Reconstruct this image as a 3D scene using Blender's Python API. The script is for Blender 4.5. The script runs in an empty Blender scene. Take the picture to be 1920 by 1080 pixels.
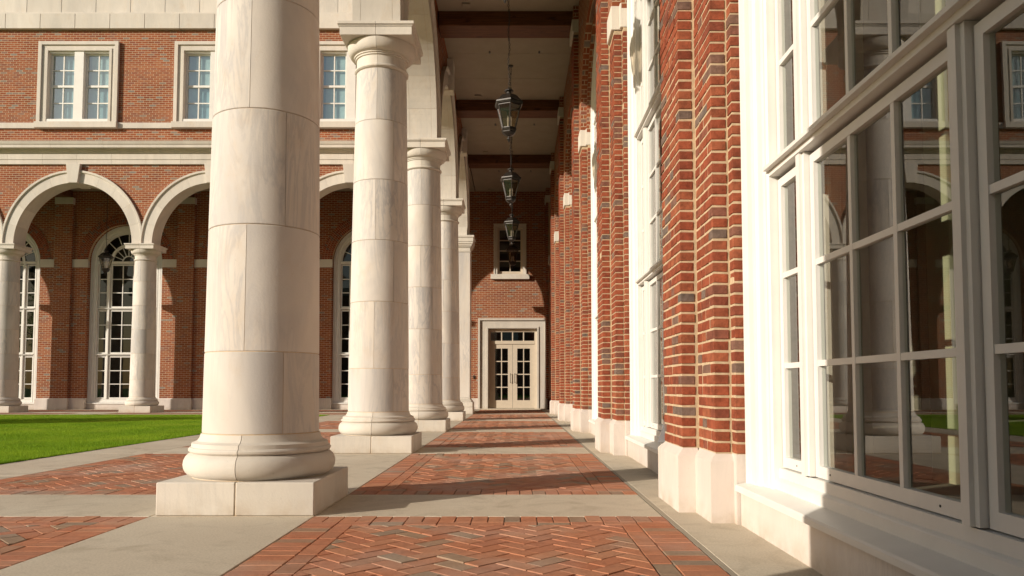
import bpy, bmesh, math, random
from mathutils import Vector, Matrix
random.seed(7)
R = math.radians
PI = math.pi
# ------------------------------------------------------------------ camera, sky, sun, exposure
sc = bpy.context.scene
COL = sc.collection
cam_d = bpy.data.cameras.new('camera'); cam = bpy.data.objects.new('camera', cam_d); COL.objects.link(cam)
sc.camera = cam
cam.location = (0, 0, 0.8)
cam.rotation_euler = (R(90 + 3.053), 0, 0)
cam_d.sensor_width = 36; cam_d.lens = 27.0
cam_d.shift_x = -7 / 1920; cam_d.shift_y = 109.2 / 1920
cam_d.clip_start = 0.05; cam_d.clip_end = 2000
SUN_K, SUN_E = 1.57, 18.4                       # travel of the light: dx / dy, and its height in degrees
w = bpy.data.worlds.new('World'); sc.world = w; w.use_nodes = True
nt = w.node_tree; nt.nodes.clear()
sky = nt.nodes.new('ShaderNodeTexSky'); sky.sky_type = 'NISHITA'; sky.sun_disc = False
sky.sun_elevation = R(SUN_E)
az = math.atan2(-SUN_K, -1.0)                   # towards the sun, clockwise from +Y
sky.sun_rotation = az % (2 * PI)
sky.air_density = 1.2; sky.dust_density = 1.5
bg = nt.nodes.new('ShaderNodeBackground'); bg.inputs[1].default_value = 0.09
out = nt.nodes.new('ShaderNodeOutputWorld')
nt.links.new(sky.outputs[0], bg.inputs[0]); nt.links.new(bg.outputs[0], out.inputs[0])
sd = bpy.data.lights.new('sun', 'SUN'); sd.energy = 4.9; sd.angle = R(0.5); sd.color = (1.0, 0.91, 0.79)
so = bpy.data.objects.new('sun', sd); COL.objects.link(so)
ch = math.hypot(SUN_K, 1)
dirv = Vector((SUN_K / ch * math.cos(R(SUN_E)), 1 / ch * math.cos(R(SUN_E)), -math.sin(R(SUN_E))))
so.rotation_euler = dirv.to_track_quat('-Z', 'Y').to_euler()
sc.view_settings.view_transform = 'Standard'; sc.view_settings.look = 'None'
sc.view_settings.exposure = 0.03; sc.view_settings.gamma = 1.0
sc.render.engine = 'CYCLES'
sc.cycles.max_bounces = 8; sc.cycles.diffuse_bounces = 2; sc.cycles.transparent_max_bounces = 16

# ------------------------------------------------------------------ helpers
def link(o, parent=None, world=True):
    COL.objects.link(o)
    if parent is not None:
        o.parent = parent
        if world:                                # mesh given in world coordinates
            p = Vector((0, 0, 0)); q = parent
            while q is not None:
                p += q.location; q = q.parent
            o.location = o.location - p
    return o
def tag(o, label=None, cat=None, group=None, kind=None):
    if label: o['label'] = label
    if cat: o['category'] = cat
    if group: o['group'] = group
    if kind: o['kind'] = kind
    return o
def thing(name, loc, label, cat, group=None):
    e = bpy.data.objects.new(name, None); e.location = loc; e.empty_display_size = 0.2
    COL.objects.link(e)
    return tag(e, label, cat, group)
def I(u, v, z): return (u, v, z)
class MB:
    def __init__(s, T=I): s.v = []; s.f = []; s.T = T
    def add(s, vs, fs):
        n = len(s.v); s.v += [s.T(*p) for p in vs]; s.f += [tuple(i + n for i in f) for f in fs]; return s
    def box(s, a, b, c, d, e, g):
        return s.add([(x, y, z) for z in (e, g) for x, y in ((a, c), (b, c), (b, d), (a, d))],
                     [(0, 3, 2, 1), (4, 5, 6, 7), (0, 1, 5, 4), (1, 2, 6, 5), (2, 3, 7, 6), (3, 0, 4, 7)])
    def prism(s, pts, fn, a, b):                 # pts: closed 2d outline; fn(p, t) -> 3d
        n = len(pts)
        return s.add([fn(p, a) for p in pts] + [fn(p, b) for p in pts],
                     [tuple(range(n))[::-1], tuple(range(n, 2 * n))] + [(i, (i + 1) % n, n + (i + 1) % n, n + i) for i in range(n)])
    def loft(s, rings, closed=True, caps=True):
        n = len(rings[0]); vs = [p for r in rings for p in r]; fs = []
        for k in range(len(rings) - 1):
            for i in range(n if closed else n - 1):
                j = (i + 1) % n; fs.append((k * n + i, k * n + j, (k + 1) * n + j, (k + 1) * n + i))
        if caps: fs += [tuple(range(n))[::-1], tuple(range((len(rings) - 1) * n, len(rings) * n))]
        return s.add(vs, fs)
    def tube(s, p, q, r, n=6):
        p = Vector(p); q = Vector(q); d = (q - p).normalized(); a = d.orthogonal().normalized(); b = d.cross(a)
        return s.loft([[tuple(c + (a * math.cos(t) + b * math.sin(t)) * r) for t in [2 * PI * i / n for i in range(n)]] for c in (p, q)])
    def data(s, name, mat, smooth=False, bevel=0):
        me = bpy.data.meshes.new(name); me.from_pydata(s.v, [], s.f)
        bm = bmesh.new(); bm.from_mesh(me)
        bmesh.ops.recalc_face_normals(bm, faces=bm.faces)
        if bevel: bmesh.ops.bevel(bm, geom=bm.edges[:], offset=bevel, segments=1, affect='EDGES')
        if smooth:
            for f in bm.faces: f.smooth = True
            for e in bm.edges:
                if len(e.link_faces) == 2 and e.calc_face_angle(0) > R(27): e.smooth = False
        bm.to_mesh(me); bm.free()
        if mat: me.materials.append(mat)
        return me
    def build(s, name, mat, parent=None, smooth=False, bevel=0, **k):
        o = bpy.data.objects.new(name, s.data(name, mat, smooth, bevel)); link(o, parent)
        return tag(o, **k) if k else o
def inst(name, me, loc, parent, rz=0):
    o = bpy.data.objects.new(name, me); o.location = loc
    if rz: o.rotation_euler.z = rz
    return link(o, parent)

# ------------------------------------------------------------------ materials
class NT:
    def __init__(s, name):
        s.m = bpy.data.materials.new(name); s.m.use_nodes = True; s.t = s.m.node_tree; s.t.nodes.clear()
        s.out = s.n('ShaderNodeOutputMaterial'); s.b = s.n('ShaderNodeBsdfPrincipled'); s.l(s.b.outputs[0], s.out.inputs[0])
    def n(s, k, **kw):
        x = s.t.nodes.new(k)
        for a, b in kw.items(): setattr(x, a, b)
        return x
    def l(s, a, b): s.t.links.new(a, b)
    def math(s, op, a, b=None, c=None):
        x = s.n('ShaderNodeMath', operation=op)
        for i, q in enumerate((a, b, c)):
            if q is None: continue
            if isinstance(q, (int, float)): x.inputs[i].default_value = q
            else: s.l(q, x.inputs[i])
        return x.outputs[0]
    def noise(s, vec, scale, detail=4, rough=0.55, dist=0):
        x = s.n('ShaderNodeTexNoise'); x.inputs['Scale'].default_value = scale; x.inputs['Detail'].default_value = detail
        x.inputs['Roughness'].default_value = rough; x.inputs['Distortion'].default_value = dist
        s.l(vec, x.inputs['Vector']); return x.outputs[0]
    def ramp(s, fac, stops, interp='LINEAR'):
        x = s.n('ShaderNodeValToRGB'); x.color_ramp.interpolation = interp; e = x.color_ramp.elements
        while len(e) < len(stops): e.new(0.5)
        for i, (p, c) in enumerate(stops):
            e[i].position = p; e[i].color = (c[0], c[1], c[2], 1) if not isinstance(c, (int, float)) else (c, c, c, 1)
        s.l(fac, x.inputs[0]); return x.outputs[0]
    def mix(s, fac, a, b, mode='MIX'):
        x = s.n('ShaderNodeMix', data_type='RGBA', blend_type=mode)
        for i, q in ((0, fac), (6, a), (7, b)):
            if isinstance(q, (int, float)): x.inputs[i].default_value = q
            elif isinstance(q, tuple): x.inputs[i].default_value = (*q, 1)
            else: s.l(q, x.inputs[i])
        return x.outputs[2]
    def vec(s, rnd=True, scale=(1, 1, 1)):       # object coordinates, shifted per object so that copies differ
        tc = s.n('ShaderNodeTexCoord').outputs['Object']
        mp = s.n('ShaderNodeMapping'); mp.inputs['Scale'].default_value = scale; s.l(tc, mp.inputs['Vector'])
        if rnd:
            r = s.n('ShaderNodeObjectInfo').outputs['Random']
            c = s.n('ShaderNodeCombineXYZ'); s.l(s.math('MULTIPLY', r, 37.0), c.inputs[0]); s.l(s.math('MULTIPLY', r, 71.0), c.inputs[1]); s.l(s.math('MULTIPLY', r, 53.0), c.inputs[2])
            s.l(c.outputs[0], mp.inputs['Location'])
        return mp.outputs[0]
    def bump(s, h, strength=0.3, dist=0.01, normal=None):
        x = s.n('ShaderNodeBump'); x.inputs['Strength'].default_value = strength; x.inputs['Distance'].default_value = dist
        s.l(h, x.inputs['Height'])
        if normal is not None: s.l(normal, x.inputs['Normal'])
        s.l(x.outputs[0], s.b.inputs['Normal']); return x.outputs[0]
    def fin(s, col, rough=0.8, spec=0.3):
        if isinstance(col, tuple): s.b.inputs['Base Color'].default_value = (*col, 1)
        else: s.l(col, s.b.inputs['Base Color'])
        if isinstance(rough, (int, float)): s.b.inputs['Roughness'].default_value = rough
        else: s.l(rough, s.b.inputs['Roughness'])
        s.b.inputs['Specular IOR Level'].default_value = spec
        return s.m
M = {}
def stone(name, c1, c2, vein, veinf=0.5, sc_=1.0):
    t = NT(name); v = t.vec(scale=(1 * sc_, 1 * sc_, 0.55 * sc_))
    big = t.noise(v, 1.6, 5, 0.6, 0.6)
    col = t.mix(t.ramp(big, [(0.3, 0.0), (0.7, 1.0)]), c1, c2)
    vv = t.vec(scale=(2.2, 2.2, 0.35))
    st = t.noise(vv, 2.0, 8, 0.62, 2.6)
    msk = t.ramp(st, [(0.44, 0.0), (0.5, 1.0), (0.56, 0.0)])
    pat = t.ramp(t.noise(v, 0.9, 3), [(0.38, 0.0), (0.62, veinf)])
    col = t.mix(t.math('MULTIPLY', msk, pat), col, vein)
    cloud = t.ramp(t.noise(t.vec(scale=(1, 1, 0.3)), 1.3, 4, 0.6, 1.2), [(0.42, 0.0), (0.70, 0.6)])
    col = t.mix(cloud, col, vein)
    warm = t.ramp(t.noise(v, 3.5, 5, 0.7), [(0.55, 0.0), (0.8, 0.35)])
    col = t.mix(warm, col, (0.56, 0.40, 0.24))
    r = t.n('ShaderNodeObjectInfo').outputs['Random']
    hsv = t.n('ShaderNodeHueSaturation'); t.l(col, hsv.inputs['Color']); t.l(t.math('MULTIPLY_ADD', r, 0.14, 0.93), hsv.inputs['Value'])
    fine = t.noise(t.vec(), 60, 4, 0.6)
    pit = t.ramp(t.noise(t.vec(), 38, 3, 0.8), [(0.66, 0.0), (0.74, 1.0)])
    gz = t.n('ShaderNodeSeparateXYZ'); t.l(t.n('ShaderNodeNewGeometry').outputs['Position'], gz.inputs[0])
    grime = t.math('MULTIPLY', t.ramp(gz.outputs[2], [(0.0, 0.55), (0.12, 0.0)]), t.ramp(t.noise(t.n('ShaderNodeNewGeometry').outputs['Position'], 6, 5, 0.7), [(0.35, 0.0), (0.65, 1.0)]))
    gr = t.mix(grime, hsv.outputs[0], (0.40, 0.30, 0.20)); gr = t.mix(t.math('MULTIPLY', pit, 0.35), gr, (0.40, 0.35, 0.29))
    t.bump(t.math('SUBTRACT', fine, t.math('MULTIPLY', pit, 0.5)), 0.35, 0.004)
    return t.fin(gr, 0.72, 0.25)
M['stone'] = stone('limestone', (0.64, 0.575, 0.495), (0.70, 0.65, 0.585), (0.42, 0.405, 0.40), 0.75)
M['stone2'] = stone('dressed_stone', (0.63, 0.57, 0.485), (0.685, 0.63, 0.55), (0.51, 0.475, 0.42), 0.35)
M['pink'] = stone('plinth_stone', (0.64, 0.56, 0.495), (0.69, 0.62, 0.555), (0.50, 0.44, 0.40), 0.4)
M['plint'] = M['stone2']
def plain(name, c, rough=0.5, var=0.06, sc_=8, bump=0.1, spec=0.4):
    t = NT(name); v = t.vec()
    n = t.noise(v, sc_, 5, 0.6)
    col = t.mix(t.ramp(n, [(0.35, 0.0), (0.7, 1.0)]), tuple(x * (1 - var) for x in c), tuple(min(1, x * (1 + var)) for x in c))
    t.bump(t.noise(v, sc_ * 9, 3), bump, 0.003)
    return t.fin(col, rough, spec)
M['white'] = plain('white_paint', (0.77, 0.745, 0.69), 0.45, 0.035, 5, 0.12)
M['cream'] = plain('cream_paint', (0.64, 0.55, 0.43), 0.5, 0.04)
M['mortar'] = plain('mortar', (0.54, 0.41, 0.265), 0.95, 0.15, 20, 0.5, 0.1)
M['joint'] = plain('joint_mortar', (0.62, 0.46, 0.29), 0.95, 0.1, 20, 0.3, 0.1)
M['sand'] = plain('joint_sand', (0.24, 0.18, 0.13), 0.98, 0.5, 9, 0.6, 0.1)
M['iron'] = plain('bronze_iron', (0.030, 0.024, 0.019), 0.42, 0.4, 12, 0.3, 0.6)
M['ceiling'] = plain('ceiling_board', (0.36, 0.31, 0.24), 0.9, 0.05, 3, 0.15, 0.1)
M['dark'] = plain('dark_interior', (0.035, 0.035, 0.032), 0.8, 0.2)
M['blind'] = plain('window_blind', (0.34, 0.50, 0.52), 0.8, 0.1, 3)
M['olive'] = plain('painted_pillar', (0.42, 0.40, 0.25), 0.7, 0.04)
M['room'] = plain('room_wall', (0.20, 0.17, 0.12), 0.8, 0.1)
M['curtain'] = plain('curtain_cloth', (0.42, 0.36, 0.30), 0.9, 0.06)
M['curtain2'] = plain('pale_curtain', (0.50, 0.60, 0.58), 0.9, 0.1, 2)
M['candle'] = plain('candle_sleeve', (0.75, 0.72, 0.66), 0.4)
M['grey_metal'] = plain('grey_metal', (0.22, 0.23, 0.24), 0.4)
M['rubber'] = plain('black_gasket', (0.02, 0.02, 0.02), 0.6)
M['bulb'] = M['candle']
M['iron'].node_tree.nodes['Principled BSDF'].inputs['Metallic'].default_value = 0.35
def brick_cols(t, rnd, far=False):
    if far: return t.ramp(rnd, [(0.0, (0.30, 0.085, 0.036)), (0.22, (0.37, 0.115, 0.048)), (0.42, (0.33, 0.09, 0.042)), (0.6, (0.40, 0.14, 0.060)), (0.80, (0.28, 0.075, 0.038)), (0.93, (0.30, 0.12, 0.08)), (0.965, (0.30, 0.22, 0.17)), (1.0, (0.27, 0.23, 0.20))])
    return t.ramp(rnd, [(0.0, (0.29, 0.070, 0.034)), (0.22, (0.37, 0.10, 0.048)), (0.42, (0.31, 0.078, 0.040)), (0.6, (0.39, 0.125, 0.060)), (0.78, (0.27, 0.068, 0.036)), (0.88, (0.25, 0.105, 0.07)), (0.94, (0.22, 0.14, 0.105)), (1.0, (0.19, 0.145, 0.12))])
def brick_geo(name, kind='wall'):
    t = NT(name); a = t.n('ShaderNodeObjectInfo').outputs['Random']; b = t.n('ShaderNodeNewGeometry').outputs['Random Per Island']
    rnd = t.math('FRACT', t.math('ADD', t.math('MULTIPLY', a, 7.31), b))
    v = t.vec()
    if kind == 'wall': col = brick_cols(t, rnd)
    else: col = t.ramp(rnd, [(0.0, (0.44, 0.165, 0.085)), (0.2, (0.48, 0.20, 0.105)), (0.4, (0.44, 0.18, 0.10)), (0.58, (0.48, 0.22, 0.12)), (0.76, (0.42, 0.165, 0.09)), (0.84, (0.38, 0.205, 0.125)), (0.91, (0.34, 0.22, 0.14)), (1.0, (0.30, 0.215, 0.15))])
    bl = t.ramp(t.noise(v, 11, 5, 0.7), [(0.33, 0.55), (0.68, 1.1)]) if kind == 'wall' else t.ramp(t.noise(v, 9, 5, 0.7), [(0.3, 0.82), (0.7, 1.12)])
    col = t.mix(1.0, col, bl, 'MULTIPLY')
    sp = t.ramp(t.noise(v, 70, 3, 0.7), [(0.62, 0.0), (0.75, 0.5)])
    col = t.mix(sp, col, (0.12, 0.05, 0.035) if kind == 'wall' else (0.30, 0.20, 0.14))
    if kind != 'wall':
        tc = t.n('ShaderNodeTexCoord'); g = t.n('ShaderNodeNewGeometry').outputs['Position']
        ef = t.ramp(t.noise(g, 1.1, 4, 0.6), [(0.46, 0.0), (0.74, 0.5)])
        col = t.mix(ef, col, (0.50, 0.40, 0.33))
    t.bump(t.noise(v, 40, 6, 0.75), 0.9 if kind == 'wall' else 0.6, 0.008)
    return t.fin(col, 0.85, 0.2)
M['brick'] = brick_geo('red_brick'); M['paver'] = brick_geo('clay_paver', 'pave')
def brick_tex(name, w_=0.203, h_=0.0677, floor=False, rowlock=False):
    t = NT(name); tc = t.n('ShaderNodeTexCoord').outputs['Object']; s = t.n('ShaderNodeSeparateXYZ'); t.l(tc, s.inputs[0])
    g = t.n('ShaderNodeNewGeometry'); ns = t.n('ShaderNodeSeparateXYZ'); t.l(g.outputs['True Normal'], ns.inputs[0])
    useY = t.math('GREATER_THAN', t.math('ABSOLUTE', ns.outputs[0]), 0.7)
    uu = t.math('ADD', t.math('MULTIPLY', s.outputs[0], t.math('SUBTRACT', 1.0, useY)), t.math('MULTIPLY', s.outputs[1], useY))
    c = t.n('ShaderNodeCombineXYZ'); t.l(uu, c.inputs[0]); t.l(s.outputs[1] if floor else s.outputs[2], c.inputs[1])
    def bt(c1, c2, cm):
        b = t.n('ShaderNodeTexBrick'); b.inputs['Scale'].default_value = 1; b.inputs['Mortar Size'].default_value = 0.0062
        b.inputs['Mortar Smooth'].default_value = 0.25; b.inputs['Brick Width'].default_value = w_; b.inputs['Row Height'].default_value = h_
        b.inputs['Color1'].default_value = (c1,) * 3 + (1,); b.inputs['Color2'].default_value = (c2,) * 3 + (1,); b.inputs['Mortar'].default_value = (cm,) * 3 + (1,)
        t.l(c.outputs[0], b.inputs['Vector']); return b
    b = bt(0, 1, 0.5)
    rgb = t.n('ShaderNodeRGBToBW'); t.l(b.outputs[0], rgb.inputs[0])
    col = brick_cols(t, rgb.outputs[0], True)
    bl = t.ramp(t.noise(tc, 1.3, 6, 0.65), [(0.3, 0.68), (0.7, 1.02)])
    col = t.mix(1.0, col, bl, 'MULTIPLY')
    col = t.mix(t.ramp(t.noise(tc, 45, 3, 0.7), [(0.5, 0.0), (0.8, 0.4)]), col, (0.14, 0.05, 0.03))
    col = t.mix(b.outputs['Fac'], col, (0.52, 0.40, 0.27))
    t.bump(t.math('ADD', t.math('SUBTRACT', 1.0, b.outputs['Fac']), t.math('MULTIPLY', t.noise(tc, 60, 4), 0.25)), 0.7, 0.008)
    return t.fin(col, 0.88, 0.15)
M['bricktex'] = brick_tex('brick_wall'); M['pavetex'] = brick_tex('brick_paving_far', 0.2, 0.1, True)
def concrete():
    t = NT('concrete'); g = t.n('ShaderNodeNewGeometry').outputs['Position']
    a = t.noise(g, 1.3, 6, 0.6, 0.4); b = t.noise(g, 90, 4, 0.7)
    col = t.mix(t.ramp(a, [(0.3, 0.0), (0.7, 1.0)]), (0.56, 0.475, 0.36), (0.64, 0.565, 0.445))
    col = t.mix(t.ramp(b, [(0.35, 0.35), (0.55, 0.0)]), col, (0.26, 0.22, 0.16))
    st = t.ramp(t.noise(g, 2.2, 6, 0.7, 1.5), [(0.50, 0.0), (0.66, 0.45)])
    col = t.mix(st, col, (0.34, 0.28, 0.20))
    r = t.n('ShaderNodeObjectInfo').outputs['Random']
    hsv = t.n('ShaderNodeHueSaturation'); t.l(col, hsv.inputs['Color']); t.l(t.math('MULTIPLY_ADD', r, 0.12, 0.94), hsv.inputs['Value'])
    t.bump(b, 0.35, 0.004)
    return t.fin(hsv.outputs[0], 0.9, 0.2)
M['concrete'] = concrete()
def wood():
    t = NT('stained_timber'); v = t.vec(scale=(0.5, 7, 7))
    n = t.noise(v, 3, 7, 0.6, 1.2)
    col = t.ramp(n, [(0.25, (0.06, 0.021, 0.009)), (0.5, (0.12, 0.046, 0.018)), (0.75, (0.21, 0.082, 0.032))])
    k = t.ramp(t.noise(t.vec(scale=(1, 3, 3)), 4, 2), [(0.64, 0.0), (0.70, 0.9)])
    col = t.mix(k, col, (0.05, 0.018, 0.01)); t.bump(n, 0.3, 0.004)
    return t.fin(col, 0.6, 0.3)
M['wood'] = wood()
def grassm():
    t = NT('grass'); g = t.n('ShaderNodeNewGeometry')
    a = t.noise(g.outputs['Position'], 0.7, 5, 0.6)
    col = t.mix(t.ramp(a, [(0.35, 0.0), (0.65, 1.0)]), (0.20, 0.36, 0.012), (0.34, 0.50, 0.025))
    col = t.mix(t.math('MULTIPLY', g.outputs['Random Per Island'], 0.55), col, (0.20, 0.32, 0.03))
    col = t.mix(t.ramp(t.noise(g.outputs['Position'], 2.4, 6, 0.7), [(0.50, 0.0), (0.70, 0.55)]), col, (0.13, 0.26, 0.02))
    col = t.mix(t.ramp(t.noise(g.outputs['Position'], 0.45, 3, 0.6), [(0.52, 0.0), (0.70, 0.4)]), col, (0.42, 0.46, 0.06))
    tl = t.n('ShaderNodeBsdfTranslucent'); t.l(col, tl.inputs[0]); mx = t.n('ShaderNodeMixShader'); mx.inputs[0].default_value = 0.4
    t.l(t.b.outputs[0], mx.inputs[1]); t.l(tl.outputs[0], mx.inputs[2]); t.l(mx.outputs[0], t.out.inputs[0])
    return t.fin(col, 0.7, 0.15)
M['grass'] = grassm()
def lawnm():
    t = NT('lawn_ground'); g = t.n('ShaderNodeNewGeometry').outputs['Position']
    col = t.mix(t.noise(g, 40, 5, 0.8), (0.07, 0.17, 0.008), (0.15, 0.27, 0.02)); t.bump(t.noise(g, 120, 3), 1.0, 0.03)
    return t.fin(col, 0.9, 0.1)
M['lawn'] = lawnm()
def glass(name, base, tint=(1, 1, 1), amp=0.9):
    t = NT(name); t.t.nodes.remove(t.b)
    lw = t.n('ShaderNodeLayerWeight'); lw.inputs['Blend'].default_value = 0.5
    f = t.math('MULTIPLY_ADD', t.math('POWER', lw.outputs['Facing'], 4.0), amp, base)
    f = t.math('MINIMUM', f, 1.0)
    tr = t.n('ShaderNodeBsdfTransparent'); tr.inputs[0].default_value = (*tint, 1)
    gl = t.n('ShaderNodeBsdfGlossy'); gl.inputs['Roughness'].default_value = 0.004; gl.inputs[0].default_value = (1, 1, 1, 1)
    g = t.n('ShaderNodeNewGeometry').outputs['Position']
    bp = t.n('ShaderNodeBump'); bp.inputs['Strength'].default_value = 0.05; bp.inputs['Distance'].default_value = 0.0015
    t.l(t.noise(g, 1.8, 2), bp.inputs['Height']); t.l(bp.outputs[0], gl.inputs['Normal'])
    mx = t.n('ShaderNodeMixShader'); t.l(f, mx.inputs[0]); t.l(tr.outputs[0], mx.inputs[1]); t.l(gl.outputs[0], mx.inputs[2])
    t.l(mx.outputs[0], t.out.inputs[0]); return t.m
M['glass'] = glass('window_glass', 0.10, (0.82, 0.86, 0.82), 0.8)
M['glassfar'] = glass('window_glass_upper', 0.30, (0.85, 0.95, 0.95), 0.7)
M['glassgal'] = glass('gallery_glass', 0.05, (0.6, 0.66, 0.62), 0.8)
M['lglass'] = glass('lantern_glass', 0.08, (0.75, 0.70, 0.62), 0.8)

# ------------------------------------------------------------------ setting: ground, slabs, paving, lawn
MB().add([(-400, -400, -0.05), (400, -400, -0.05), (400, 400, -0.05), (-400, 400, -0.05)], [(0, 1, 2, 3)]).build('ground', M['lawn'], kind='structure')
P, Y0 = 4.5, 5.30                                # column pitch and first column's centre
PX0, PX1 = -1.25, 0.915                          # brick paving in the walkway
LX0, LX1 = -4.47, -2.27                          # brick paving outside the columns
def slab(x0, x1, y0, y1, top=0.0):
    MB().box(x0 + .004, x1 - .004, y0 + .004, y1 - .004, -0.08, top).build('concrete_slab', M['concrete'], bevel=0.004, kind='structure')
MB().box(-30, 1.36, -3.7, 27.9, -0.09, -0.012).build('pavement', M['sand'], kind='structure')
bays = [Y0 - .485 + P * i for i in range(-1, 6)]
for i, yb in enumerate(bays):                    # yb: front of a band of concrete in line with the columns
    if yb < 27:
        y1 = min(yb + .97, 27.2)
        slab(PX0, PX1, yb, y1); slab(LX1, PX0, yb, y1); slab(LX0, LX1, yb, y1)
        ye = min(yb + P, 27.25)
        if ye > y1 + .1: slab(LX1, PX0, y1, ye)
slab(PX0, PX1, 27.2, 27.7)
MB().box(PX1 + .003, PX1 + .0305, -3.6, 27.7, -.05, -.001).build('joint_strip', M['ceiling'], kind='structure')
ys = [-3.6] + [1.0 + 2.25 * i for i in range(0, 12)] + [27.7]
for a, b in zip(ys, ys[1:]):
    slab(PX1 + .028, 1.36, a, b)
for a, b in zip([-3.6, 0.3, 2.6, 4.815, 7.0, 9.315, 11.6, 13.815, 16, 18.3, 20.5], [0.3, 2.6, 4.815, 7.0, 9.315, 11.6, 13.815, 16, 18.3, 20.5, 22.25]):
    slab(-5.35, LX0, a, b)
slab(LX1, PX0, -3.6, .315)
# bricks of a paving field: soldier border, a stretcher course, then herringbone at 45 degrees
def clip_poly(pts, x0, x1, y0, y1):
    for ax, lim, sg in ((0, x0, 1), (0, x1, -1), (1, y0, 1), (1, y1, -1)):
        o = []
        for i in range(len(pts)):
            p, q = pts[i - 1], pts[i]; dp, dq = (p[ax] - lim) * sg, (q[ax] - lim) * sg
            if (dp >= 0) != (dq >= 0):
                t = dp / (dp - dq); o.append((p[0] + t * (q[0] - p[0]), p[1] + t * (q[1] - p[1])))
            if dq >= 0: o.append(q)
        pts = o
        if len(pts) < 3: return []
    return pts
def paving(x0, x1, y0, y1, indiv, label, vis):
    rnd = random.Random(int(x0 * 10 + y0 * 100)); g = 0.0032; L, W = 0.2, 0.1
    polys = []
    def rect(a, b, c, d): polys.append([(a + g, c + g), (b - g, c + g), (b - g, d - g), (a + g, d - g)])
    n = max(1, round((x1 - x0) / W)); m = max(1, round((y1 - y0 - 2 * L) / W)); dx = (x1 - x0) / n; dy = (y1 - y0 - 2 * L) / m
    for i in range(n): rect(x0 + i * dx, x0 + (i + 1) * dx, y0, y0 + L); rect(x0 + i * dx, x0 + (i + 1) * dx, y1 - L, y1)
    for j in range(m): rect(x0, x0 + L, y0 + L + j * dy, y0 + L + (j + 1) * dy); rect(x1 - L, x1, y0 + L + j * dy, y0 + L + (j + 1) * dy)
    a0, a1, b0, b1 = x0 + L, x1 - L, y0 + L, y1 - L
    n = round((a1 - a0) / L); m = round((b1 - b0 - 2 * W) / L); dx = (a1 - a0) / n; dy = (b1 - b0 - 2 * W) / m
    for i in range(n): rect(a0 + i * dx, a0 + (i + 1) * dx, b0, b0 + W); rect(a0 + i * dx, a0 + (i + 1) * dx, b1 - W, b1)
    for j in range(m): rect(a0, a0 + W, b0 + W + j * dy, b0 + W + (j + 1) * dy); rect(a1 - W, a1, b0 + W + j * dy, b0 + W + (j + 1) * dy)
    a0 += W; a1 -= W; b0 += W; b1 -= W
    c45 = math.sqrt(.5); cx, cy = (a0 + a1) / 2, (b0 + b1) / 2; N = 40
    for i in range(-N, N):
        for j in range(-N, N):
            k = (i - j) % 4                       # 1 x 2 herringbone on a grid of brick widths
            if k == 0: q = (i, j, i + 2, j + 1)
            elif k == 3: q = (i, j, i + 1, j + 2)
            else: continue
            p0, q0, p1, q1 = q[0] * W + g, q[1] * W + g, q[2] * W - g, q[3] * W - g
            pts = [(cx + (u - v) * c45, cy + (u + v) * c45) for u, v in ((p0, q0), (p1, q0), (p1, q1), (p0, q1))]
            if max(p[0] for p in pts) < a0 or min(p[0] for p in pts) > a1 or max(p[1] for p in pts) < b0 or min(p[1] for p in pts) > b1: continue
            pts = clip_poly(pts, a0 + g, a1 - g, b0 + g, b1 - g)
            if len(pts) >= 3:
                A = abs(sum(pts[i2 - 1][0] * pts[i2][1] - pts[i2][0] * pts[i2 - 1][1] for i2 in range(len(pts)))) / 2
                if A > 0.0004: polys.append(pts)
    base = MB().box(x0, x1, y0, y1, -0.07, -0.009).build('brick_paving', M['sand'], kind='structure', label=label)
    def prism(mb, pts, ox=0, oy=0):
        h = rnd.gauss(0, 0.0011); e = 0.0022; cxx = sum(p[0] for p in pts) / len(pts); cyy = sum(p[1] for p in pts) / len(pts)
        n = len(pts); tx, ty = rnd.gauss(0, .004), rnd.gauss(0, .004)
        def z(p, b): return b + h + (p[0] - cxx) * tx + (p[1] - cyy) * ty
        def ins(p):
            d = math.hypot(p[0] - cxx, p[1] - cyy) or 1; k = max(0, d - e * 1.4) / d; return (cxx + (p[0] - cxx) * k, cyy + (p[1] - cyy) * k)
        r0 = [(p[0] - ox, p[1] - oy, -0.03) for p in pts]; r1 = [(p[0] - ox, p[1] - oy, z(p, -0.003)) for p in pts]
        r2 = [(ins(p)[0] - ox, ins(p)[1] - oy, z(p, 0.0)) for p in pts]
        vs = r0 + r1 + r2; fs = [tuple(range(2 * n, 3 * n))]
        for k2 in range(2): fs += [(k2 * n + i2, k2 * n + (i2 + 1) % n, (k2 + 1) * n + (i2 + 1) % n, (k2 + 1) * n + i2) for i2 in range(n)]
        mb.add(vs, fs)
    def ctr(p): return (sum(q[0] for q in p) / len(p), sum(q[1] for q in p) / len(p))
    polys.sort(key=lambda p: abs(ctr(p)[1] - vis) if ctr(p)[1] > vis else 50 + vis - ctr(p)[1])
    for p in polys[:indiv]:
        c = ctr(p); m_ = MB(); prism(m_, p, *c)
        me = bpy.data.meshes.new('paver'); me.from_pydata(m_.v, [], m_.f); me.materials.append(M['paver'])
        o = bpy.data.objects.new('paver', me); o.location = (c[0], c[1], 0); COL.objects.link(o); o.parent = base
    m_ = MB()
    for p in polys[indiv:]: prism(m_, p)
    if m_.v:
        me = bpy.data.meshes.new('pavers'); me.from_pydata(m_.v, [], m_.f); me.materials.append(M['paver'])
        o = bpy.data.objects.new('pavers', me); COL.objects.link(o); o.parent = base; o['kind'] = 'stuff'
bands = [(b, min(b + .97, 27.2)) for b in bays]
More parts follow.
